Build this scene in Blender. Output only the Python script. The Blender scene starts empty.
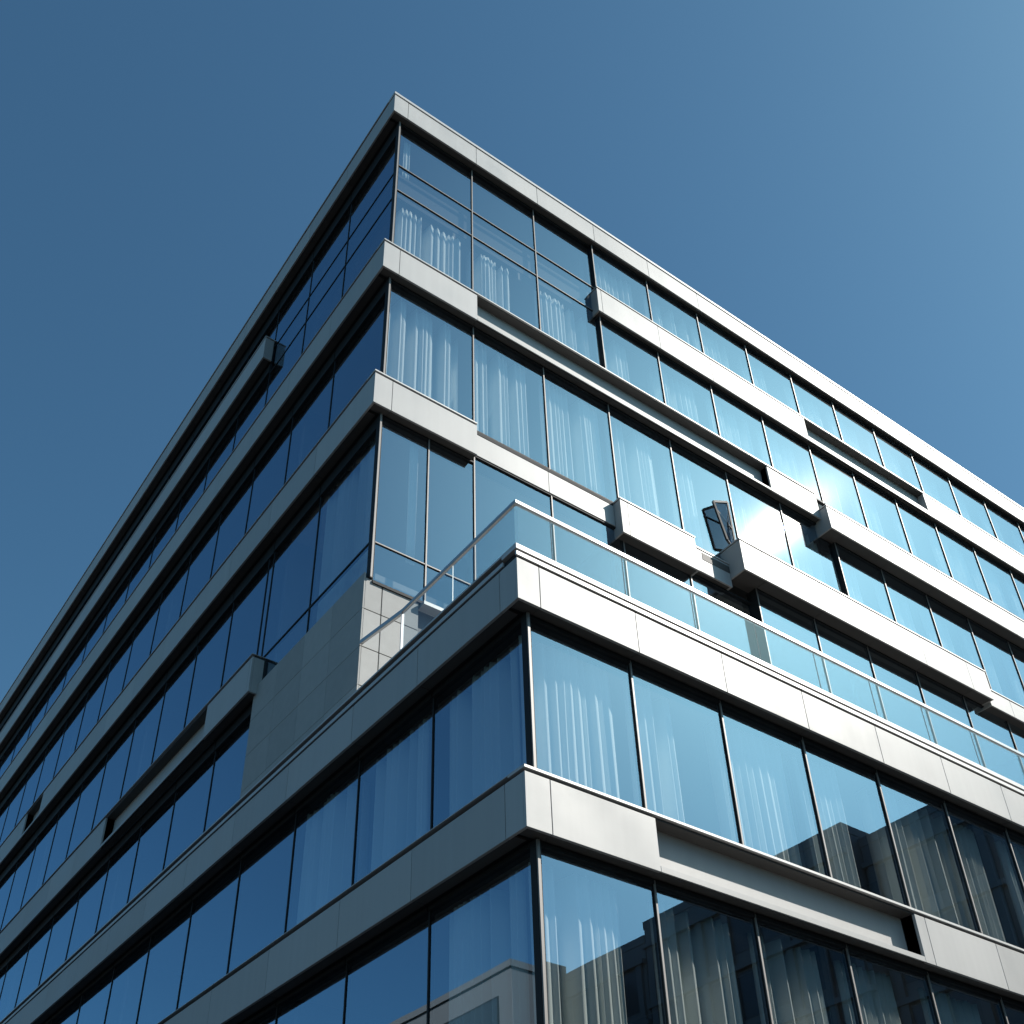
import bpy, math, random
from mathutils import Matrix, Vector

rnd = random.Random(11)
sc = bpy.context.scene
COL = sc.collection

# ------------------------------------------------------------------ measured layout (metres)
CAM_H = 1.6
YAW, PITCH, ROLL = math.radians(34.2828), math.radians(36.8691), math.radians(0.2232)
FPX, PPX, PPY = 1134.83, 457.11, 651.40
XF, YFL, YFU = 7.739, 9.816, 14.616            # outer faces of the metal bands
XG, YGL, YGU = 8.06, 10.137, 14.936            # glass planes
XEND, YEND = 46.0, 62.0
GX = [8.06, 10.58, 12.84, 15.08, 17.35, 19.55, 21.8, 24.0, 26.15, 28.35, 30.5, 32.7, 34.9, 37.1, 39.3, 41.5, 43.7, XEND]
GXT = [8.06, 9.34] + GX[1:]
GXL = [8.05, 10.05, 11.95, 13.87, 15.76, 17.64, 19.5, 21.4, 23.3, 25.2, 27.1, 29.0, 30.9, 32.8, 34.7, 36.6, 38.5, 40.4, 42.3, 44.2, XEND]
GYU = [14.936, 17.5, 19.82, 22.14, 24.38, 26.55, 28.86, 31.18, 33.45, 35.7, 38.0, 40.3, 42.55, 44.8, 47.1, 49.4, 51.7, 54.0, 56.3, 58.6, YEND]
GYL = [10.137, 12.5, 14.8, 17.12, 19.45, 21.8, 24.1, 26.36, 28.6, 30.92, 33.2, 35.45, 37.75, 40.05, 42.3, 44.6, 46.9, 49.2, 51.5, 53.8, 56.1, 58.4, YEND]
SKY_TINT = (.58, 1.02, 1.13, 1)
SUN_AZ, SUN_EL = math.radians(124.52), math.radians(41.29)   # azimuth from +Y towards +X

# ------------------------------------------------------------------ materials
def new_mat(name):
    m = bpy.data.materials.new(name); m.use_nodes = True
    nt = m.node_tree; nt.nodes.clear()
    return m, nt, nt.nodes.new('ShaderNodeOutputMaterial')

def principled(name, col, rough=0.5, metal=0.0, var=0.0, scale=1.5, bump=0.0, bscale=60.0, rvar=0.0, spec=0.5, streak=0.0):
    m, nt, out = new_mat(name)
    p = nt.nodes.new('ShaderNodeBsdfPrincipled')
    p.inputs['Roughness'].default_value = rough
    p.inputs['Metallic'].default_value = metal
    p.inputs['Specular IOR Level'].default_value = spec
    p.inputs['Base Color'].default_value = (*col, 1)
    nt.links.new(p.outputs[0], out.inputs[0])
    geo = nt.nodes.new('ShaderNodeNewGeometry')
    if var:
        n = nt.nodes.new('ShaderNodeTexNoise'); n.inputs['Scale'].default_value = scale
        n.inputs['Detail'].default_value = 5
        nt.links.new(geo.outputs['Position'], n.inputs['Vector'])
        add = nt.nodes.new('ShaderNodeMath'); add.operation = 'ADD'
        r = nt.nodes.new('ShaderNodeMath'); r.operation = 'MULTIPLY'; r.inputs[1].default_value = 1.0
        nt.links.new(geo.outputs['Random Per Island'], r.inputs[0])
        nt.links.new(n.outputs['Fac'], add.inputs[0]); nt.links.new(r.outputs[0], add.inputs[1])
        last = add
        if streak:                                   # rain marks running down the sheet
            mp = nt.nodes.new('ShaderNodeMapping'); mp.inputs['Scale'].default_value = (7, 7, 0.35)
            nt.links.new(geo.outputs['Position'], mp.inputs['Vector'])
            n2 = nt.nodes.new('ShaderNodeTexNoise'); n2.inputs['Scale'].default_value = 1.0; n2.inputs['Detail'].default_value = 4
            nt.links.new(mp.outputs[0], n2.inputs['Vector'])
            ma = nt.nodes.new('ShaderNodeMath'); ma.operation = 'MULTIPLY_ADD'; ma.inputs[1].default_value = streak
            nt.links.new(n2.outputs['Fac'], ma.inputs[0]); nt.links.new(add.outputs[0], ma.inputs[2]); last = ma
        mr = nt.nodes.new('ShaderNodeMapRange')
        mr.inputs['From Min'].default_value = 0.3; mr.inputs['From Max'].default_value = 1.7 + streak
        mr.inputs['To Min'].default_value = 1 - var; mr.inputs['To Max'].default_value = 1 + var
        nt.links.new(last.outputs[0], mr.inputs['Value'])
        mx = nt.nodes.new('ShaderNodeVectorMath'); mx.operation = 'SCALE'
        mx.inputs[0].default_value = col
        nt.links.new(mr.outputs[0], mx.inputs['Scale'])
        nt.links.new(mx.outputs[0], p.inputs['Base Color'])
        if rvar:
            mr2 = nt.nodes.new('ShaderNodeMapRange')
            mr2.inputs['From Min'].default_value = 0.3; mr2.inputs['From Max'].default_value = 0.7
            mr2.inputs['To Min'].default_value = rough - rvar; mr2.inputs['To Max'].default_value = rough + rvar
            nt.links.new(n.outputs['Fac'], mr2.inputs['Value']); nt.links.new(mr2.outputs[0], p.inputs['Roughness'])
    if bump:
        b = nt.nodes.new('ShaderNodeBump'); b.inputs['Strength'].default_value = bump; b.inputs['Distance'].default_value = 0.01
        nb = nt.nodes.new('ShaderNodeTexNoise'); nb.inputs['Scale'].default_value = bscale
        nt.links.new(geo.outputs['Position'], nb.inputs['Vector'])
        nt.links.new(nb.outputs['Fac'], b.inputs['Height']); nt.links.new(b.outputs[0], p.inputs['Normal'])
    return m

def glass_mat(name, refl_col, refl0, refl90, trans_col, haze=0.03, wave=0.0):
    """coated architectural glass: sharp mirror + rough lobes added as glow round the mirrored sun + tinted see-through"""
    m, nt, out = new_mat(name)
    geo = nt.nodes.new('ShaderNodeNewGeometry')
    gl = nt.nodes.new('ShaderNodeBsdfGlossy'); gl.inputs['Roughness'].default_value = 0.0
    gl.inputs['Color'].default_value = (*refl_col, 1)
    d1 = nt.nodes.new('ShaderNodeBsdfGlossy'); d1.inputs['Roughness'].default_value = 0.12  # tight and wide rough lobes, added to imitate glare around the sun's reflection
    d1.inputs['Color'].default_value = (1, .97, .92, 1)
    d2 = nt.nodes.new('ShaderNodeBsdfGlossy'); d2.inputs['Roughness'].default_value = 0.34
    d2.inputs['Color'].default_value = (1, .97, .92, 1)
    tr = nt.nodes.new('ShaderNodeBsdfTransparent'); tr.inputs['Color'].default_value = (*trans_col, 1)
    lw = nt.nodes.new('ShaderNodeLayerWeight'); lw.inputs['Blend'].default_value = 0.5
    mr = nt.nodes.new('ShaderNodeMapRange')
    pw = nt.nodes.new('ShaderNodeMath'); pw.operation = 'POWER'; pw.inputs[1].default_value = 3.0
    nt.links.new(lw.outputs['Facing'], pw.inputs[0])
    mr.inputs['To Min'].default_value = refl0; mr.inputs['To Max'].default_value = refl90
    nt.links.new(pw.outputs[0], mr.inputs['Value'])
    if wave:
        n = nt.nodes.new('ShaderNodeTexNoise'); n.inputs['Scale'].default_value = 0.55; n.inputs['Detail'].default_value = 1
        nt.links.new(geo.outputs['Position'], n.inputs['Vector'])
        ri = nt.nodes.new('ShaderNodeMath'); ri.operation = 'MULTIPLY'; ri.inputs[1].default_value = 37.0
        nt.links.new(geo.outputs['Random Per Island'], ri.inputs[0])
        n.noise_dimensions = '4D'; nt.links.new(ri.outputs[0], n.inputs['W'])
        b = nt.nodes.new('ShaderNodeBump'); b.inputs['Strength'].default_value = wave; b.inputs['Distance'].default_value = 0.05
        nt.links.new(n.outputs['Fac'], b.inputs['Height'])
        wn = nt.nodes.new('ShaderNodeTexWhiteNoise'); wn.noise_dimensions = '1D'
        nt.links.new(ri.outputs[0], wn.inputs['W'])
        sb = nt.nodes.new('ShaderNodeVectorMath'); sb.operation = 'SUBTRACT'; sb.inputs[1].default_value = (.5, .5, .5)
        nt.links.new(wn.outputs['Color'], sb.inputs[0])
        ml = nt.nodes.new('ShaderNodeVectorMath'); ml.operation = 'SCALE'; ml.inputs['Scale'].default_value = .009
        nt.links.new(sb.outputs[0], ml.inputs[0])
        ad = nt.nodes.new('ShaderNodeVectorMath'); ad.operation = 'ADD'
        nt.links.new(b.outputs[0], ad.inputs[0]); nt.links.new(ml.outputs[0], ad.inputs[1])
        nm = nt.nodes.new('ShaderNodeVectorMath'); nm.operation = 'NORMALIZE'
        nt.links.new(ad.outputs[0], nm.inputs[0])
        nt.links.new(nm.outputs[0], gl.inputs['Normal'])
    m1 = nt.nodes.new('ShaderNodeMixShader'); m1.inputs[0].default_value = 0.0
    nt.links.new(mr.outputs[0], m1.inputs[0]); nt.links.new(tr.outputs[0], m1.inputs[1]); nt.links.new(gl.outputs[0], m1.inputs[2])
    mh = nt.nodes.new('ShaderNodeMixShader'); mh.inputs[0].default_value = 0.45
    nt.links.new(d1.outputs[0], mh.inputs[1]); nt.links.new(d2.outputs[0], mh.inputs[2])
    m2 = nt.nodes.new('ShaderNodeMixShader'); m2.inputs[0].default_value = haze
    nt.links.new(m1.outputs[0], m2.inputs[1]); nt.links.new(mh.outputs[0], m2.inputs[2])
    nt.links.new(m2.outputs[0], out.inputs[0])
    return m

def clear_mat(name, col):
    m, nt, out = new_mat(name)
    tr = nt.nodes.new('ShaderNodeBsdfTransparent'); tr.inputs['Color'].default_value = (*col, 1)
    nt.links.new(tr.outputs[0], out.inputs[0]); return m

M = {}
M['panel'] = principled('brushed_aluminium_panel', (.465, .458, .446), .52, .06, var=.16, scale=.8, rvar=.07, bump=.06, bscale=9, streak=1.0, spec=.35)
M['coping'] = principled('aluminium_coping', (.56, .55, .535), .45, .2, var=.05, scale=2)
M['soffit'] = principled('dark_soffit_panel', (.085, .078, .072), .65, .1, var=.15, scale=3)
M['backing'] = principled('shadow_gap_backing', (.02, .02, .022), .8)
M['frame'] = principled('dark_window_frame', (.022, .023, .025), .6, .0, var=.1, scale=4, spec=.2)
M['cap'] = principled('mullion_cap', (.27, .25, .235), .5, .2, var=.06, scale=3)
M['stone'] = principled('pale_stone_tile', (.41, .405, .39), .75, 0, var=.13, scale=5, bump=.15, bscale=45)
M['stone_dark'] = principled('plinth_stone', (.20, .20, .20), .7, 0, var=.1, scale=3)
M['slab'] = principled('interior_ceiling', (.30, .30, .29), .8)
M['core'] = principled('interior_wall', (.16, .16, .16), .85, var=.2, scale=.4)
M['roof'] = principled('roof_membrane', (.25, .25, .25), .9, var=.1)
M['rail'] = principled('stainless_handrail', (.52, .52, .52), .32, .6, var=.04)
M['deck'] = principled('terrace_paving', (.32, .31, .30), .8, var=.1)
M['pane'] = glass_mat('coated_blue_glass', (.59, .785, .99), .37, .80, (.92, .94, .94), haze=.0018, wave=.025)
M['edge'] = clear_mat('glass_edge', (.97, .99, .98))
M['balu'] = glass_mat('balustrade_glass', (.86, .93, 1.0), .08, .5, (.76, .81, .84), haze=.0008)
M['vent'] = glass_mat('tilted_vent_glass', (.5, .6, .7), .12, .4, (.38, .43, .48), haze=.001)
def curtain_mat():
    m, nt, out = new_mat('sheer_curtain_cloth')
    d = nt.nodes.new('ShaderNodeBsdfDiffuse'); d.inputs['Color'].default_value = (.84, .87, .85, 1)
    t = nt.nodes.new('ShaderNodeBsdfTranslucent'); t.inputs['Color'].default_value = (.45, .48, .45, 1)
    x = nt.nodes.new('ShaderNodeMixShader'); x.inputs[0].default_value = .08
    nt.links.new(d.outputs[0], x.inputs[1]); nt.links.new(t.outputs[0], x.inputs[2]); nt.links.new(x.outputs[0], out.inputs[0])
    return m
M['curtain'] = curtain_mat()
M['asphalt'] = principled('asphalt_ground', (.042, .042, .044), .9, var=.2, scale=.6, bump=.3, bscale=80)
M['paving'] = principled('paving_slabs', (.09, .09, .09), .85, var=.12, scale=1.2)
M['darkstone'] = principled('dark_stone_cladding', (.15, .155, .155), .6, var=.2, scale=.5)
M['palestone'] = principled('pale_cladding', (.22, .205, .195), .7, var=.06, scale=.5)
M['farglass'] = principled('far_window_glass', (.05, .065, .075), .2, .0)

# ------------------------------------------------------------------ mesh builder
class MB:
    def __init__(s): s.v, s.f, s.m = [], [], []
    def quad(s, p, mi=0):
        n = len(s.v); s.v += [tuple(q) for q in p]; s.f.append(tuple(range(n, n+len(p)))); s.m.append(mi)
    def box(s, x0, x1, y0, y1, z0, z1, mi=0, front=None):
        """front: dict side->material index, sides '-x','+x','-y','+y','-z','+z'"""
        if x0 > x1: x0, x1 = x1, x0
        if y0 > y1: y0, y1 = y1, y0
        n = len(s.v)
        s.v += [(x0,y0,z0),(x1,y0,z0),(x1,y1,z0),(x0,y1,z0),(x0,y0,z1),(x1,y0,z1),(x1,y1,z1),(x0,y1,z1)]
        fs = [('-z',(0,3,2,1)),('+z',(4,5,6,7)),('-y',(0,1,5,4)),('+x',(1,2,6,5)),('+y',(2,3,7,6)),('-x',(3,0,4,7))]
        for k, f in fs:
            s.f.append(tuple(n+i for i in f)); s.m.append((front or {}).get(k, mi))
    def bar(s, a, b, w, h, mi=0):
        a, b = Vector(a), Vector(b); d = (b-a).normalized()
        side = d.cross(Vector((0,0,1)))
        if side.length < .01: side = Vector((1,0,0))
        side.normalize(); up = side.cross(d)
        n = len(s.v)
        for p in (a, b):
            for sx, sz in ((-1,-1),(1,-1),(1,1),(-1,1)):
                s.v.append(tuple(p + side*sx*w/2 + up*sz*h/2))
        for f in ((0,1,2,3),(7,6,5,4),(0,4,5,1),(1,5,6,2),(2,6,7,3),(3,7,4,0)):
            s.f.append(tuple(n+i for i in f)); s.m.append(mi)
    def build(s, name, mats, parent=None, bevel=0.0):
        me = bpy.data.meshes.new(name)
        me.from_pydata(s.v, [], s.f)
        if not isinstance(mats, (list, tuple)): mats = [mats]
        for m in mats: me.materials.append(m)
        me.polygons.foreach_set('material_index', s.m)
        me.update()
        o = bpy.data.objects.new(name, me); COL.objects.link(o)
        if parent is not None: o.parent = parent
        if bevel:
            bv = o.modifiers.new('edge', 'BEVEL'); bv.width = bevel; bv.segments = 1; bv.limit_method = 'ANGLE'
        return o

def fbox(mb, F, u0, u1, d0, d1, z0, z1, mi=0, out=None):
    """box in facade coordinates: F=('R',glass plane) or ('L',glass plane); d grows outwards from the glass"""
    if F[0] == 'R':
        mb.box(u0, u1, F[1]-d1, F[1]-d0, z0, z1, mi, None if out is None else {'-y': out})
    else:
        mb.box(F[1]-d1, F[1]-d0, u0, u1, z0, z1, mi, None if out is None else {'-x': out})

def empty(name, loc=(0,0,0)):
    o = bpy.data.objects.new(name, None); COL.objects.link(o); o.location = loc
    o.empty_display_size = .5
    return o
def tag(o, label=None, cat=None, group=None, kind=None):
    for k, v in (('label', label), ('category', cat), ('group', group), ('kind', kind)):
        if v: o[k] = v
    return o

# ------------------------------------------------------------------ camera model (also used to rank windows by size in the picture)
def cam_axes():
    fwd = Vector((math.cos(PITCH)*math.sin(YAW), math.cos(PITCH)*math.cos(YAW), math.sin(PITCH)))
    right = Vector((math.cos(YAW), -math.sin(YAW), 0)); up = right.cross(fwd)
    c, s = math.cos(ROLL), math.sin(ROLL)
    return c*right + s*up, -s*right + c*up, fwd
CR, CU, CF = cam_axes()
def project(p):
    q = Vector(p) - Vector((0, 0, CAM_H))
    z = q.dot(CF)
    if z < .5: return None
    return PPX + FPX*q.dot(CR)/z, PPY - FPX*q.dot(CU)/z
def shown_area(F, u0, u1, z0, z1):
    pts = []
    for u, z in ((u0,z0),(u1,z0),(u1,z1),(u0,z1)):
        p = project((u, F[1], z) if F[0] == 'R' else (F[1], u, z))
        if p is None: return 0
        pts.append((min(max(p[0],0),1024), min(max(p[1],0),1024)))
    a = 0
    for i in range(4):
        x0, y0 = pts[i]; x1, y1 = pts[(i+1) % 4]; a += x0*y1 - x1*y0
    return abs(a)/2

# ------------------------------------------------------------------ the office building
office = tag(empty('office_building', (XF, YFL, 0)),
             'modern office block of blue glass floors and pale metal bands with a stepped-back corner terrace', 'building')
P = office
OFF = Vector(office.location)
office.location = (0, 0, 0)                     # parts are built in world coordinates around the world origin

GS = .085
FRL, FRU, FL = ('R', YGL), ('R', YGU), ('L', XG)
T = .05                                          # panel thickness
def panels(mb, F, u0, u1, df, z0, z1, seams, gap=.012, mi=0):
    cuts = [u0] + [s for s in seams if u0+.1 < s < u1-.1] + [u1]
    for i in range(len(cuts)-1):
        a = cuts[i] + (gap/2 if i else 0); b = cuts[i+1] - (gap/2 if i < len(cuts)-2 else 0)
        fbox(mb, F, a, b, df-T, df, z0, z1, mi)

D = .321                                         # band projection in front of the glass
def band(name, right, left, zb, zt, label=None, cop=.045, gap=.04, double=False, soff=M['soffit']):
    """one storey-high ring of metal panels. right/left: (F, start, segments, seams); a segment is (u0,u1,kind)"""
    pan, cp, sf, bk = MB(), MB(), MB(), MB()
    for (F, segs, seams, corner) in (right, left):
        if F is None: continue
        for (u0, u1, kind) in segs:
            ztp = zt - cop - gap
            first = u0 == segs[0][0] and corner
            # u where the pieces start: right run carries the corner, left run butts against it
            a = u0 + (T + .003 if (first and F[0] == 'L') else 0)
            if kind == 'flush':
                panels(pan, F, a, u1, D, zb, ztp, seams)
                if double: pass
            elif kind == 'recess':
                fbox(pan, F, u0+.004, u1-.004, .03, .06, zb+.10, ztp+.02)                 # back sheet
                fbox(pan, F, u0+.004, u1-.004, D-.03, D, zb, zb+.09)                      # lower lip
                fbox(pan, F, u0+.004, u1-.004, .06, D-.03, zb+.045, zb+.09)               # its top
                fbox(pan, F, u0-.03, u0-.002, .06, D-T-.002, zb+.02, ztp)                 # cheeks
                fbox(pan, F, u1+.002, u1+.03, .06, D-T-.002, zb+.02, ztp)
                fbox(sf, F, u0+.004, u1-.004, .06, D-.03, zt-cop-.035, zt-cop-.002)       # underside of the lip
            if kind != 'recess':
                x0 = a + (T if (first and F[0] == 'R') else 0)
                if first and F[0] == 'L': x0 = u0 + D + .3
                fbox(bk, F, x0 + .002, u1 - .002, -.3, D-T-.003, zb+.06, zt-cop-.004)
            else:
                fbox(bk, F, u0+.002, u1-.002, -.3, .028, zb+.06, zt-cop-.004)
            # coping
            c0 = u0 - (.02 if (first and F[0] == 'R') else 0)
            if first and F[0] == 'L': c0 = u0 + D + .003
            fbox(cp, F, c0, u1, -.02, D+.022, zt-(cop if F[0] == 'R' else cop*.4), zt)
            if first and F[0] == 'L':
                fbox(cp, F, u0-.02, u0+D+.003, D+.002, D+.022, zt-cop*.4, zt)
            if double:
                fbox(cp, F, c0 + (.01 if F[0] == 'R' and first else 0), u1, D-.02, D+.012, ztp+.045, ztp+.125)
            # soffit
            s0 = u0 + (T if (first and F[0] == 'R') else 0)
            if first and F[0] == 'L': s0 = u0 + D + .003
            cuts = [s0] + [s for s in seams if s0+.15 < s < u1-.15] + [u1]
            for i in range(len(cuts)-1):
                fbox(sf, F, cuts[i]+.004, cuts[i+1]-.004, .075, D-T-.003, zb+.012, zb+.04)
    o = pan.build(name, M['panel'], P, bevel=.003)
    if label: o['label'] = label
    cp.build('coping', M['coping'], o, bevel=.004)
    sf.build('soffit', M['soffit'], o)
    bk.build('backing', M['backing'], o)
    return o

seamR = [8.2] + [x for x in GX[1:]]
seamRL = [8.15, 10.04, 11.9, 13.8, 15.7, 17.55, 19.37, 21.3, 23.2, 25.1, 27, 28.9, 30.8, 32.7, 34.6, 36.5, 38.4, 40.3, 42.2, 44.1]
seamL = [y - .2 for y in GYU[1:]]
seamLL = [10.25] + [12.48, 14.55, 16.95, 19.25, 21.6, 23.9, 26.15, 28.4, 30.7, 33, 35.2, 37.5, 39.8, 42.1, 44.4, 46.7, 49, 51.3, 53.6, 55.9, 58.2, 60.5]

Z_ROOF = (33.0, 34.0)
Z_B5 = (25.65, 26.75)
Z_B4 = (20.70, 21.75)
Z_BL = (15.85, 16.88)
Z_BAL = (11.92, 12.95)
Z_B2 = (8.27, 9.15)
Z_B1 = (4.35, 5.25)

band('roof_parapet', (FRU, [(XF, XEND, 'flush')], seamR, True), (FL, [(YFU, YEND, 'flush')], seamL, True), *Z_ROOF, cop=.11, gap=.035)
# floor band under the top storey: corner piece, long recessed stretch, flush piece; further on a lower projecting box
band('floor_band', (FRU, [(XF, 10.55, 'flush'), (10.55, 21.25, 'recess'), (21.25, 23.4, 'flush')], seamR, True),
     (FL, [(YFU, YEND, 'flush')], seamL, True), *Z_B5)
band('floor_band', (FRU, [(XF, 10.5, 'flush')], seamR, True),
     (FL, [(YFU, 37.3, 'flush'), (37.3, 39.2, 'recess'), (39.2, YEND, 'flush')], seamL, True), *Z_B4)
band('floor_band', (None, [], [], False), (FL, [(19.5, 21.91, 'flush'), (21.91, 28.65, 'recess'), (28.65, YEND, 'flush')], seamL, False), *Z_BL)
band('terrace_parapet', (FRL, [(XF, XEND, 'flush')], seamRL, True), (FL, [(YFL, YEND, 'flush')], seamLL, True), *Z_BAL, cop=.10, gap=.16, double=True)
band('floor_band', (FRL, [(XF, 9.97, 'flush'), (9.97, 15.45, 'recess'), (15.45, XEND, 'flush')], seamRL, True),
     (FL, [(YFL, YEND, 'flush')], seamLL, True), *Z_B2)
band('floor_band', (FRL, [(XF, XEND, 'flush')], seamRL, True), (FL, [(YFL, YEND, 'flush')], seamLL, True), *Z_B1)

def proj_box(name, F, u0, u1, df, zb, zt, seams, recess=None, label=None, cop=.04, gap=.03):
    """boxed-out metal band with closed ends, standing df in front of the glass"""
    pan, cp, sf, bk = MB(), MB(), MB(), MB()
    ztp = zt - cop - gap
    segs = [(u0, u1, 'flush')] if not recess else [(u0, recess[0], 'flush'), (recess[0], recess[1], 'recess'), (recess[1], u1, 'flush')]
    for a, b, k in segs:
        if k == 'flush':
            panels(pan, F, a, b, df, zb, ztp, seams)
            fbox(bk, F, a+T+.002, b-T-.002, -.3, df-T-.003, zb+.06, zt-cop-.004)
        else:
            fbox(pan, F, a+.004, b-.004, .05, .08, zb+.10, ztp+.02)
            fbox(pan, F, a+.004, b-.004, df-.03, df, zb, zb+.22)
            fbox(pan, F, a+.004, b-.004, .08, df-.03, zb+.17, zb+.22)
            fbox(pan, F, a-.03, a-.002, .08, df-T-.002, zb+.02, ztp)
            fbox(pan, F, b+.002, b+.03, .08, df-T-.002, zb+.02, ztp)
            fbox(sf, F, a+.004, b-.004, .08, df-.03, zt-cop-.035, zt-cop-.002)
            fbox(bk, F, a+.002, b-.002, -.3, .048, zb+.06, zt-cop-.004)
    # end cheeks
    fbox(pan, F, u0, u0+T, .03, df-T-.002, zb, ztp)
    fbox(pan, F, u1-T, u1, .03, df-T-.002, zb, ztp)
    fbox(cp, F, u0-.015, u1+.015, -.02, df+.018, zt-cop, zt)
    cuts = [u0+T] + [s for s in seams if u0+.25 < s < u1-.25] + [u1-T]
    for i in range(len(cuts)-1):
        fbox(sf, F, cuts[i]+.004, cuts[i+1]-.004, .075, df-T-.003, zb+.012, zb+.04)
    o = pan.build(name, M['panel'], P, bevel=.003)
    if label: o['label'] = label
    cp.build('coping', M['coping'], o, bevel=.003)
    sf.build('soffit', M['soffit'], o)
    bk.build('backing', M['backing'], o)
    return o

proj_box('projecting_band', FRU, 14.92, XEND, .325, 29.42, 30.55, seamR, recess=(23.87, 30.06))
proj_box('projecting_band', FRU, 23.4, XEND, .585, 25.1, 26.05, seamR)
proj_box('projecting_band', FRU, 14.84, 17.4, .36, 20.58, 21.75, seamR)
proj_box('projecting_band', FRU, 17.42, 18.70, .26, 20.72, 21.55, seamR)
proj_box('projecting_band', FRU, 18.72, 29.3, .735, 21.03, 22.12, seamR, label='largest boxed-out band over the terrace')
proj_box('projecting_band', FRU, 29.33, XEND, .60, 20.92, 21.60, seamR)
mb = MB(); fbox(mb, FRU, 29.34, XEND, -.3, .19, 21.605, 21.76); mb.build('sill_gap', M['backing'], P)
proj_box('projecting_band', FL, 22.06, YEND, .32, 29.88, 30.9, seamL)

# flush strip of pale sheet between the corner box and the small box
mb = MB(); panels(mb, FRU, 10.52, 14.83, .125, 20.93, 21.62, [12.75]); o = mb.build('cladding_strip', M['panel'], P, bevel=.003)
mb = MB(); fbox(mb, FRU, 10.505, 14.835, -.3, .06, 20.92, 21.655); fbox(mb, FRU, 10.505, 14.835, .022, .11, 21.66, 21.76); mb.build('backing', M['backing'], o)
# dark strip as painted shade of a slot, beside the largest box
mb = MB(); fbox(mb, FRU, 17.7, 18.69, .262, .268, 21.18, 21.42); mb.build('slot_shade_strip', M['soffit'], P)

# --- closed end of the left-hand band by the stone wall
mb = MB(); fbox(mb, FL, 19.5, 19.5+T, .03, D-T-.003, Z_BL[0], Z_BL[1]-.09); mb.build('end_panel', M['panel'], P)

# ------------------------------------------------------------------ windows
wins = []
def win_row(F, grid, z0, z1, head, row, cap, n0=0, n1=None, transoms=(), tr_n=0, z0f=None, spandrel=None):
    n1 = len(grid)-1 if n1 is None else n1
    for i in range(n0, n1):
        wins.append(dict(F=F, u0=grid[i], u1=grid[i+1], z0=(z0f(i) if z0f else z0), z1=z1(i) if callable(z1) else z1, head=head, row=row, i=i,
                         cap=cap, tr=transoms if i < tr_n else (), first=(i == 0), last=(i == len(grid)-2), sp=spandrel if i < tr_n else None))
win_row(FRU, GX, Z_B5[1], Z_ROOF[0], .08, 'top', True, 0, 3, (29.66, 30.86), 3, spandrel=(29.7, 30.82))
win_row(FRU, GX, 30.55, Z_ROOF[0], .06, 'top', True, 3)
win_row(FRU, GX, Z_B5[1], 29.42, .06, 'sixth', True, 3)
win_row(FRU, GX, Z_B4[1], lambda i: 25.1 if i >= 7 else Z_B5[0], .06, 'fifth', True)
win_row(FRU, GXT, 15.9, lambda i: 20.93 if 2 <= i <= 3 else (21.04 if 6 <= i <= 11 else 20.7), .05, 'terrace', True, transoms=(16.97,), tr_n=2)
win_row(FRL, GXL, Z_B2[1], Z_BAL[0], .07, 'third', True)
win_row(FRL, GXL, Z_B1[1], Z_B2[0], .07, 'second', True)
win_row(FL, GYU, Z_B5[1], Z_ROOF[0], .55, 'ltop', False, 0, 3, (29.4, 30.6), 3, spandrel=(29.45, 30.55))
win_row(FL, GYU, 30.9, Z_ROOF[0], .55, 'ltop', False, 3)
win_row(FL, GYU, Z_B5[1], 29.88, .4, 'lsixth', False, 3)
win_row(FL, GYU, Z_B4[1], Z_B5[0], .42, 'lfifth', False)
win_row(FL, GYU, 16.12, Z_B4[0], .36, 'lfourth', False, 0, 2, (17.02,), 2)
win_row(FL, GYU, Z_BL[1], Z_B4[0], .4, 'lfourth', False, 2)
win_row(FL, [19.66] + GYL[5:], Z_BAL[1], Z_BL[0], .26, 'lterrace', False)
win_row(FL, GYL, Z_B2[1], Z_BAL[0], .09, 'lthird', False)
win_row(FL, GYL, Z_B1[1], Z_B2[0], .06, 'lsecond', False)

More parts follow.
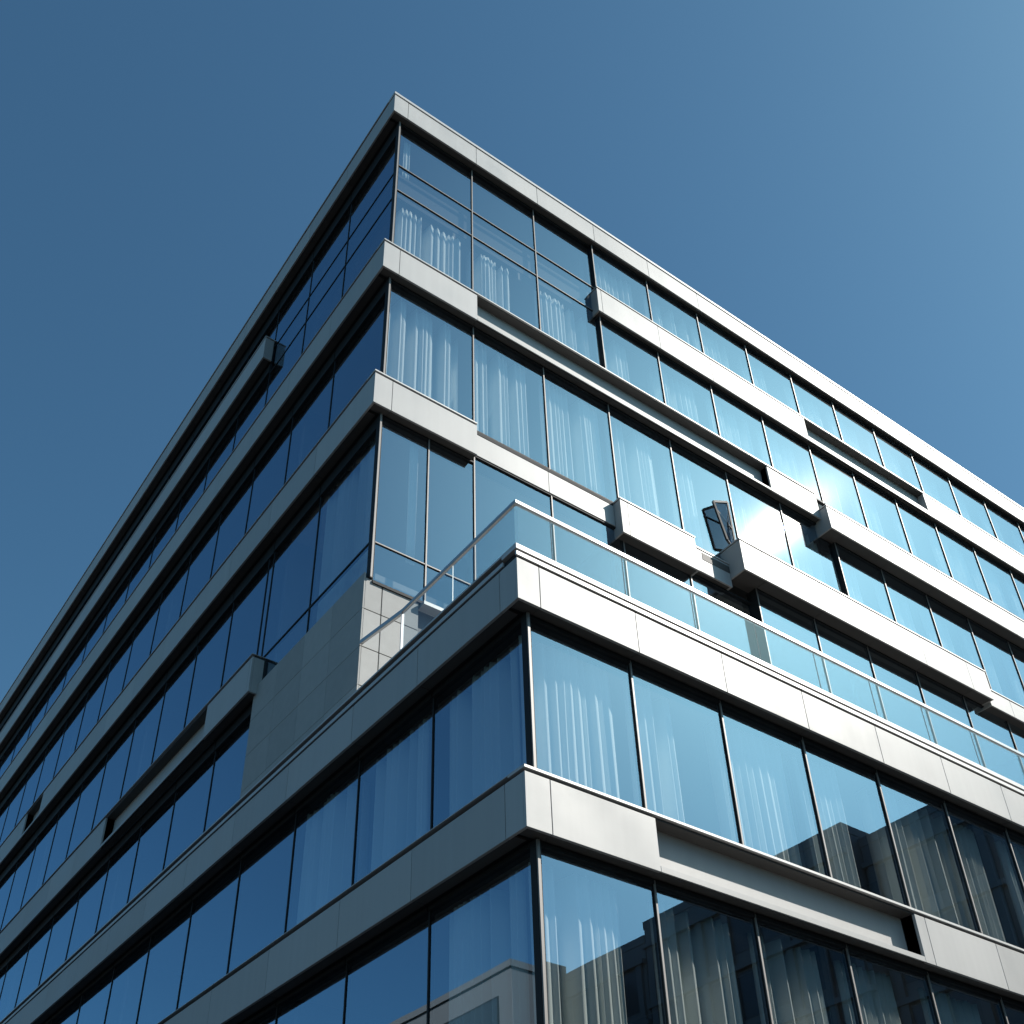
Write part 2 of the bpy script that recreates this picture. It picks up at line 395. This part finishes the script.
def gs_of(w):
    if w['row'] == 'terrace' and w['i'] >= 6: return .33
    if w['row'] == 'fifth' and w['i'] >= 7: return .18
    if w['row'] in ('top', 'sixth') and w['i'] >= 3: return .16
    return GS
def win_mesh(fr, pn, w):
    F, u0, u1, z0, z1 = w['F'], w['u0'], w['u1'], w['z0'], w['z1']
    if F[0] == 'R': F = ('R', F[1]-gs_of(w))
    h = .020 if F[0] == 'R' else .016
    l = u0 + ((.06 if F[0] == 'R' else .004) if w['first'] else h)
    if w['first'] and w['row'] != 'lterrace': fbox(fr, F, l-.001, l+.015, -.088, -.002, z0, z1-.002)
    if not (w['first'] and w['row'] != 'lterrace'):
        fbox(fr, F, u0-h, u0+h, -.09, -.006, z0, z1-.002)
        if w['cap']: fbox(fr, F, u0-.016, u0+.016, -.0055, .012, z0+.002, z1-.01, 1)
    if (w['row'], w['i']) in (('terrace', 6), ('fifth', 7), ('top', 3), ('sixth', 3)): fbox(fr, F, u0-h, u0+h, GS-gs_of(w)-.09, -.0905, z0, z1-.002)
    r = u1 - (h if not w['last'] else 0)
    fbox(fr, F, l, r, -.09, .022, z1-w['head'], z1)                  # head
    fbox(fr, F, l, r, -.09, .022, z0-.01, z0+.055)                   # sill
    zs = [z0+.055] + [t for t in w['tr']] + [z1-w['head']]
    for t in w['tr']:
        fbox(fr, F, l, r, -.09, -.006, t-.020, t+.020)
        if w['cap']: fbox(fr, F, l, r, -.0055, .006, t-.014, t+.014, 1)
    for k in range(len(zs)-1):
        a = zs[k] + (.020 if k else 0); b = zs[k+1] - (.020 if k < len(zs)-2 else 0)
        fbox(pn, F, l, r, -.034, -.022, a, b, 1, 0)

wins.sort(key=lambda w: -shown_area(w['F'], w['u0'], w['u1'], w['z0'], w['z1']))
for w in wins[:100]:
    fr, pn = MB(), MB(); win_mesh(fr, pn, w)
    o = fr.build('window', [M['frame'], M['cap']], P)
    pn.build('pane', [M['pane'], M['edge']], o)
    if w['sp']:
        mb = MB(); fbox(mb, w['F'], w['u0']+.08, w['u1']-.05, -.16, -.12, w['sp'][0], w['sp'][1]); mb.build('spandrel_sheet', M['backing'], o)
fr, pn = MB(), MB()
for w in wins[100:]: win_mesh(fr, pn, w)
o = fr.build('window', [M['frame'], M['cap']], P); o['kind'] = 'stuff'
c = pn.build('pane', [M['pane'], M['edge']], o); c['kind'] = 'stuff'

# corner posts
for (yg, z0, z1) in ((YGU, Z_B5[1], Z_ROOF[0]), (YGU, Z_B4[1], Z_B5[0]), (YGU, 15.98, Z_B4[0]), (YGL, Z_B2[1], Z_BAL[0]), (YGL, Z_B1[1], Z_B2[0])):
    mb = MB()
    mb.box(XG-.03, XG+.058, yg-.112, yg+.002, z0, z1-.003, 0)
    mb.box(XG-.020, XG+.022, yg-.142, yg-.113, z0+.002, z1-.006, 1)
    mb.build('corner_post', [M['frame'], M['cap']], P)
# second upright beside the third left-hand window (narrow light)
mb = MB(); fbox(mb, FL, 20.11-.016, 20.11+.016, -.05, -.006, Z_BL[1]+.05, Z_B4[0]-.40); mb.build('door_post', M['frame'], P)

# opened vent: a sash swung out of the fifth-floor glass near the bright reflection
mb, pg = MB(), MB()
hx, hz0, hz1 = 19.40, 22.35, 24.35
A0, A1 = Vector((hx, YGU-.05, hz1)), Vector((hx, YGU-.05, hz0+.05))
B0, B1 = Vector((hx-.86, YGU-.26, hz1-.62)), Vector((hx-.62, YGU-.30, hz0+.05))
for a, b in ((A0, A1), (A1, B1), (B1, B0), (B0, A0)): mb.bar(a, b, .06, .06)
mb.bar((hx-.02, YGU-.06, 23.30), (hx-.83, YGU-.265, 23.50), .04, .04)
pg.quad([A0, B0, B1, A1]); pg.quad([Vector(p)+Vector((.012,.012,0)) for p in (A1, B1, B0, A0)])
sash = mb.build('open_sash', M['frame'], P)
pg.build('pane', M['vent'], sash)

# ------------------------------------------------------------------ stone return wall, plinth, deck, structure behind the glass
mb = MB()
zj = [12.86, 13.42, 14.3, 15.2, 15.97]
xj = [7.985, 8.36, 9.2]
for i in range(len(xj)-1):
    for k in range(len(zj)-1):
        mb.box(xj[i]+(.011 if i else 0), xj[i+1]-(.011 if i < 1 else 0), YGU-.075, YGU-.04, zj[k]+.011, zj[k+1]-(.011 if k < 3 else 0))
zl = [12.86, 13.42, 14.3, 15.2, 16.1]
yj = [YGU-.075, 16.1, 17.3, 18.5, 19.65]
for i in range(len(yj)-1):
    for k in range(len(zl)-1):
        mb.box(7.945, 7.98, yj[i]+(.004 if i else 0), yj[i+1]-(.004 if i < 3 else 0), zl[k]+.004, zl[k+1]-(.004 if k < 3 else 0))
sw = mb.build('stone_wall', M['stone'], P, bevel=.002)
mb = MB(); mb.box(7.985, 9.19, YGU-.038, YGU+.25, 12.85, 15.94); mb.box(7.985, XG+.25, YGU+.252, 19.64, 12.85, 16.08); mb.build('backing', M['backing'], sw)
mb = MB(); mb.box(9.22, XEND, YGU+.05, YGU+.3, 12.7, 15.82); mb.build('plinth', M['stone_dark'], P)
mb = MB(); mb.box(9.24, XEND, YGU-.22, YGU+.02, 15.80, 15.885); mb.build('window_ledge', M['coping'], P)
mb = MB(); mb.box(XG+.31, XEND, YGL+.31, YGU+.04, 12.3, 12.62); mb.build('terrace_deck', M['deck'], P)

mb = MB()
zs_u = [(29.75, 30.4), (25.8, 26.6), (20.95, 21.6), (16.0, 16.6)]
for a, b in zs_u: mb.box(XG+.36, XEND-.1, YGU+.36, YEND-.1, a, b)
for a, b in ((12.05, 12.28), (8.4, 9.0), (4.5, 5.1)): mb.box(XG+.36, XEND-.1, YGL+.36, YEND-.1, a, b)
mb.build('floor_slab', M['slab'], P)
mb = MB()
mb.box(XG+6, XEND-6, YGU+6, YEND-6, .1, 32.9)
for x in (15.1, 24, 32.7): mb.box(x-.08, x+.08, YGU+.4, YGU+6, 12.7, 32.9)           # partitions
for y in (19.9, 28.9, 38.1, 47.2): mb.box(XG+.4, XG+6, y-.08, y+.08, 12.7, 32.9)
for x in (13.9, 19.6, 27.1): mb.box(x-.08, x+.08, YGL+.4, YGU+6, .3, 12)
for y in (17.2, 26.4, 35.5): mb.box(XG+.4, XG+6, y-.08, y+.08, .3, 12)
mb.build('core_wall', M['core'], P)
mb = MB(); mb.box(XG+.3, XEND-.05, YGU+.3, YEND-.05, 33.1, 33.5); mb.build('roof_deck', M['roof'], P)
mb = MB()
mb.box(XEND, XEND+.3, YGL, YEND, 0, 12.9); mb.box(XEND, XEND+.3, YGU, YEND, 12.91, 33.9)
mb.box(XF, XEND, YEND+.01, YEND+.3, 0, 33.9); mb.build('end_wall', M['palestone'], P)
mb = MB()
for i in range(0, len(GXL)-1): mb.box(GXL[i]-.3+.3*(i==0), GXL[i]+.3, YGL-.1, YGL+.4, 0, 4.35)
for i in range(1, len(GYL)-1): mb.box(XG-.1, XG+.4, GYL[i]-.3, GYL[i]+.3, 0, 4.35)
mb.build('ground_floor_pier', M['stone'], P)
mb = MB(); mb.box(XG+.1, XEND, YGL+.1, YGL+.12, 0, 4.35); mb.box(XG+.1, XG+.12, YGL+.13, YEND, 0, 4.35); mb.build('shopfront_glazing', M['farglass'], P)

# ------------------------------------------------------------------ terrace balustrade
ry, rx = YFL+.10, XF+.10
hr = MB()
hr.box(rx-.03, XEND, ry-.03, ry+.035, 13.895, 13.97)
hr.box(rx-.03, rx+.03, ry+.036, 13.17, 13.895, 13.97)
hr.bar((rx, 13.17, 13.93), (7.962, YGU-.10, 14.36), .06, .09)
rail = hr.build('terrace_railing', M['rail'], P, bevel=.006)
jx = [rx+.02, 8.51] + [9.98+1.515*k for k in range(24)]
for i in range(len(jx)-1):
    mb = MB(); mb.box(jx[i]+.004, jx[i+1]-.004, ry-.008, ry+.008, 12.952, 13.878, 1, {'-y': 0}); mb.build('glass_panel', [M['balu'], M['edge']], rail)
jy = [ry+.03, 11.63, 13.14]
for i in range(2):
    mb = MB(); mb.box(rx-.008, rx+.008, jy[i]+.006, jy[i+1]-.006, 12.952, 13.878, 1, {'-x': 0}); mb.build('glass_panel', [M['balu'], M['edge']], rail)
for (x, y, w) in ((rx, 13.17, .025), (rx, 11.63, .007)):
    mb = MB(); mb.box(x-w, x+w, y-w*.5, y+w*.5, 12.952, 13.878); mb.build('post', M['rail'], rail)
for x in jx[1:9]:
    mb = MB(); mb.box(x-.003, x+.003, ry-.0085, ry+.0085, 12.952, 13.878); mb.build('post', M['frame'], rail)

# ------------------------------------------------------------------ curtains: pleated cloth hanging behind the glass
ORD = ['first', 'second', 'third', 'fourth', 'fifth', 'sixth', 'seventh', 'eighth', 'ninth', 'tenth', 'eleventh', 'twelfth', 'thirteenth', 'fourteenth', 'fifteenth', 'sixteenth', 'seventeenth']
ROWTXT = {'top': 'top sunlit storey under the roof', 'sixth': 'sunlit storey below the top',
          'fifth': 'third sunlit storey from the roof', 'terrace': 'above the terrace', 'third': 'sunlit storey below the terrace parapet', 'second': 'lowest sunlit row of glass'}
def curtain(F, u0, u1, z0, z1, label, group, c=.27, amp=.12, flat=False):
    """gathered cloth: short folds turned one way, long ones the other, irregular, now and then a flat stretch"""
    pts = []; u = u0
    if flat: pts = [(u0 + (u1-u0)*k/9, c + amp*math.sin(k*1.3)) for k in range(10)]
    else:
        e = c
        while u < u1:
            k = rnd.random()
            if k < .22:                                  # deep hollow between two groups of folds
                wv = rnd.uniform(.10, .30); dp = c + rnd.uniform(.22, .32)
                pts += [(u, e), (u + .025, (e+dp)/2), (u + .05, dp), (u + wv*.6, dp + .01), (u + wv, dp)]
                u += wv; e = dp
            rise = rnd.uniform(.035, .08); fall = rnd.uniform(.06, .15) if rnd.random() < .8 else rnd.uniform(.03, .05)
            front = c - amp*rnd.uniform(.3, 1.0)
            if e - front < rise*1.2: front = e - rise*1.2
            front = max(front, c - .13)
            rest = min(front + fall*rnd.uniform(.45, .75), c + .10)
            pts += [(u, e), (u + rise*.5, (e+front)/2 + .004), (u + rise*.92, front + .006), (u + rise, front),
                    (u + rise + fall*.5, (front+rest)/2 - .004), (u + rise + fall*.94, rest)]
            u += rise + fall; e = rest + rnd.uniform(.01, .05)
    pts = [p for p in pts if p[0] <= u1]
    mb = MB(); lean = rnd.uniform(-.02, .02)
    rows = 7
    ph0 = rnd.uniform(0, 6)
    V = []
    for r in range(rows):
        t = r/(rows-1); z = z0 + (z1-z0)*t
        for k, (uu, dd) in enumerate(pts):
            s = 1.0 - .12*math.sin(t*2.2 + ph0 + k*.11)
            du = lean*(1-t)*math.sin(k*.35 + ph0)
            V.append((uu + du, c + (dd-c)*s, z))
    n = len(pts)
    for (uu, dd, z) in V:
        mb.v.append((uu, F[1]+dd, z) if F[0] == 'R' else (F[1]+dd, uu, z))
    for r in range(rows-1):
        for k in range(n-1):
            mb.f.append((r*n+k, r*n+k+1, (r+1)*n+k+1, (r+1)*n+k)); mb.m.append(0)
    o = mb.build('curtain', M['curtain'])
    for p in o.data.polygons: p.use_smooth = True
    th = o.modifiers.new('cloth', 'SOLIDIFY'); th.thickness = .004
    return tag(o, label, 'curtain', group)

for w in sorted(wins, key=lambda w: (w['row'], w['i'])):
    F, r, i = w['F'], w['row'], w['i']
    if F[0] != 'R' or r == 'terrace': continue
    if shown_area(F, w['u0'], w['u1'], w['z0'], w['z1']) < 120: continue
    width = w['u1'] - w['u0']
    a = w['u0'] + rnd.uniform(.08, .22); b = w['u0'] + width*(rnd.uniform(.78, .95) if rnd.random() < .75 else rnd.uniform(.5, .7))
    zt = w['z1'] - .12
    nth = i
    if r == 'top' and i < 3: zt = 29.55
    curtain(F, a, b, w['z0'] + .02, zt,
            'pale pleated curtain, %s window from the corner, %s' % (ORD[nth], ROWTXT[r]),
            'curtains behind the sunlit facade')
# left facade, dim in the shade
for (row, i, txt) in (('lthird', 0, 'dim curtain behind the shaded corner window below the terrace parapet'),
                      ('lthird', 1, 'dim curtain behind the second shaded window left of the corner below the terrace parapet'),
                      ('lthird', 2, 'dim curtain behind the third shaded window left of the corner below the terrace parapet'),
                      ('lsecond', 0, 'dim curtain behind the shaded corner window of the lowest row of glass'),
                      ('lfourth', 0, 'dim curtain behind the shaded window beside the upper corner above the stone wall')):
    w = [q for q in wins if q['row'] == row and q['i'] == i][0]
    curtain(w['F'], w['u0']+.5, w['u1']-.1, w['z0']+.02, w['z1']-.12, txt, 'curtains behind the shaded facade')
curtain(FRU, 8.98, 9.2, 17.02, 20.6, 'single narrow pale curtain in the corner window above the stone wall', None, c=.13, amp=.012, flat=True)
curtain(FRU, 8.42, 8.62, 30.9, 32.8, 'short narrow pale curtain high in the top corner window', None, c=.2, amp=.02, flat=True)

# ------------------------------------------------------------------ neighbours across the streets (seen mirrored in the glass)
def block(name, label, x0, x1, y0, y1, h, mat, rows, cols_x, cols_y, win=(1.5, 1.9), par=.5, ov=.03):
    root = tag(empty(name, (x0, y0, 0)), label, 'building')
    loc = Vector((x0, y0, 0))
    mb = MB(); mb.box(0, x1-x0, 0, y1-y0, 0, h)
    o = mb.build('wall', mat, root, bevel=.02)
    mb = MB()
    mb.box(-ov, x1-x0+ov, -ov, .25, h+.003, h+par); mb.box(-ov, x1-x0+ov, y1-y0-.25, y1-y0+ov, h+.003, h+par)
    mb.box(-ov, .25, .252, y1-y0-.252, h+.003, h+par); mb.box(x1-x0-.25, x1-x0+ov, .252, y1-y0-.252, h+.003, h+par)
    mb.build('parapet', mat, root)
    return root
dark = block('dark_office_block', 'dark stone office block mirrored in the lower right windows', 46.2, 78, -27.6, -12.2, 29.7, M['darkstone'], 0, 0, 0)
dark2 = block('dark_office_wing', 'slightly lower dark office wing mirrored at the far right of the lower windows', 47.3, 80, -12.15, -5.0, 29.0, M['darkstone'], 0, 0, 0)
dark3 = block('dark_office_wing', 'dark office wing with a step in its roofline mirrored left of the dark block', 46.2, 78, -62, -27.65, 28.9, M['darkstone'], 0, 0, 0)
low = block('grey_building', 'low grey building mirrored beside the corner post in the lowest glass', 26, 46.18, -60, -35.2, 29.4, M['palestone'], 0, 0, 0)
for root, y0, y1, h, xw in ((dark, -27.6, -12.2, 29.7, 46.2), (dark2, -12.15, -5.0, 29.0, 47.3), (dark3, -62, -27.65, 28.9, 46.2)):
    n = int((y1-y0)/2.2); st = (y1-y0-1)/n
    mb = MB()
    for k in range(8): mb.box(-.30, -.003, 0, y1-y0, h-1.0-k*3.6-.28, h-1.0-k*3.6)
    mb.build('cornice', M['darkstone'], root)
    mb = MB()
    for q in range(n+1):
        for k in range(7): mb.box(-.20, -.003, max(0, .5+q*st-.22), min(y1-y0, .5+q*st+.22), h-1.0-(k+1)*3.6+.003, h-1.0-k*3.6-.283)
    mb.build('pier', M['darkstone'], root)
    for k in range(7):
        z = h - 3.9 - k*3.6
        mb = MB()
        for q in range(n): mb.box(-.03, .2, .5+q*st+.25, .5+(q+1)*st-.25, z, z+2.5)
        mb.build('window_row', M['farglass'], root)
pale = block('pale_stone_building', 'pale stone building mirrored in the lowest shaded windows left of the corner post', -48, -17.4, 44.9, 95, 23.62, M['palestone'], 0, 0, 0, par=.36, ov=.10)
for (a, b) in ((1.1, 6.2), (7.4, 13), (14.2, 20), (23, 31), (34, 42)):
    for z in (18.6, 13.2, 7.8):
        mb = MB(); mb.box(30.5, 30.66, a, b, z, z+3.8); o = mb.build('window', M['frame'], pale)
        mb = MB(); mb.box(30.661, 30.68, a+.1, b-.1, z+.1, z+3.7); mb.build('pane', M['farglass'], o)

# ------------------------------------------------------------------ ground
mb = MB(); mb.box(-900, 900, -900, 900, -.5, -.004); tag(mb.build('ground', M['asphalt']), kind='structure')
mb = MB(); mb.box(4.2, XEND+4, 6.3, YEND+4, -.3, .12); tag(mb.build('pavement', M['paving'], bevel=.02), kind='structure')

# ------------------------------------------------------------------ light, sky, camera
w = bpy.data.worlds.new('World'); sc.world = w; w.use_nodes = True
nt = w.node_tree; nt.nodes.clear()
wo = nt.nodes.new('ShaderNodeOutputWorld'); bg = nt.nodes.new('ShaderNodeBackground')
sky = nt.nodes.new('ShaderNodeTexSky'); sky.sky_type = 'NISHITA'; sky.sun_disc = False
sky.sun_elevation = SUN_EL; sky.sun_rotation = SUN_AZ
sky.altitude = 0; sky.air_density = 1.0; sky.dust_density = 1.35; sky.ozone_density = 1.0
bg.inputs['Strength'].default_value = .066
tint = nt.nodes.new('ShaderNodeMix'); tint.data_type = 'RGBA'; tint.blend_type = 'MULTIPLY'; tint.inputs[0].default_value = 1
tint.inputs[7].default_value = SKY_TINT
nt.links.new(sky.outputs[0], tint.inputs[6]); nt.links.new(tint.outputs[2], bg.inputs[0]); nt.links.new(bg.outputs[0], wo.inputs[0])
sl = bpy.data.lights.new('sun', 'SUN'); sl.energy = 3.9; sl.angle = math.radians(.53); sl.color = (1, .95, .88)
so = bpy.data.objects.new('sun', sl); COL.objects.link(so)
sd = Vector((math.cos(SUN_EL)*math.sin(SUN_AZ), math.cos(SUN_EL)*math.cos(SUN_AZ), math.sin(SUN_EL)))
so.rotation_euler = sd.to_track_quat('Z', 'Y').to_euler(); so.location = (0, -20, 60)

cd = bpy.data.cameras.new('camera'); cam = bpy.data.objects.new('camera', cd); COL.objects.link(cam)
cd.sensor_fit = 'HORIZONTAL'; cd.sensor_width = 36; cd.lens = FPX/1024*36
cd.shift_x = (512-PPX)/1024; cd.shift_y = (PPY-512)/1024
cd.clip_start = .1; cd.clip_end = 3000
R = Matrix((CR, CU, -CF)).transposed()
cam.matrix_world = Matrix.Translation((0, 0, CAM_H)) @ R.to_4x4()
sc.camera = cam
sc.view_settings.view_transform = 'Standard'; sc.view_settings.look = 'None'; sc.view_settings.gamma = 1
sc.view_settings.exposure = .6
sc.cycles.caustics_reflective = False; sc.cycles.caustics_refractive = False
sc.cycles.sample_clamp_indirect = 3
sc.cycles.max_bounces = 10; sc.cycles.transparent_max_bounces = 16
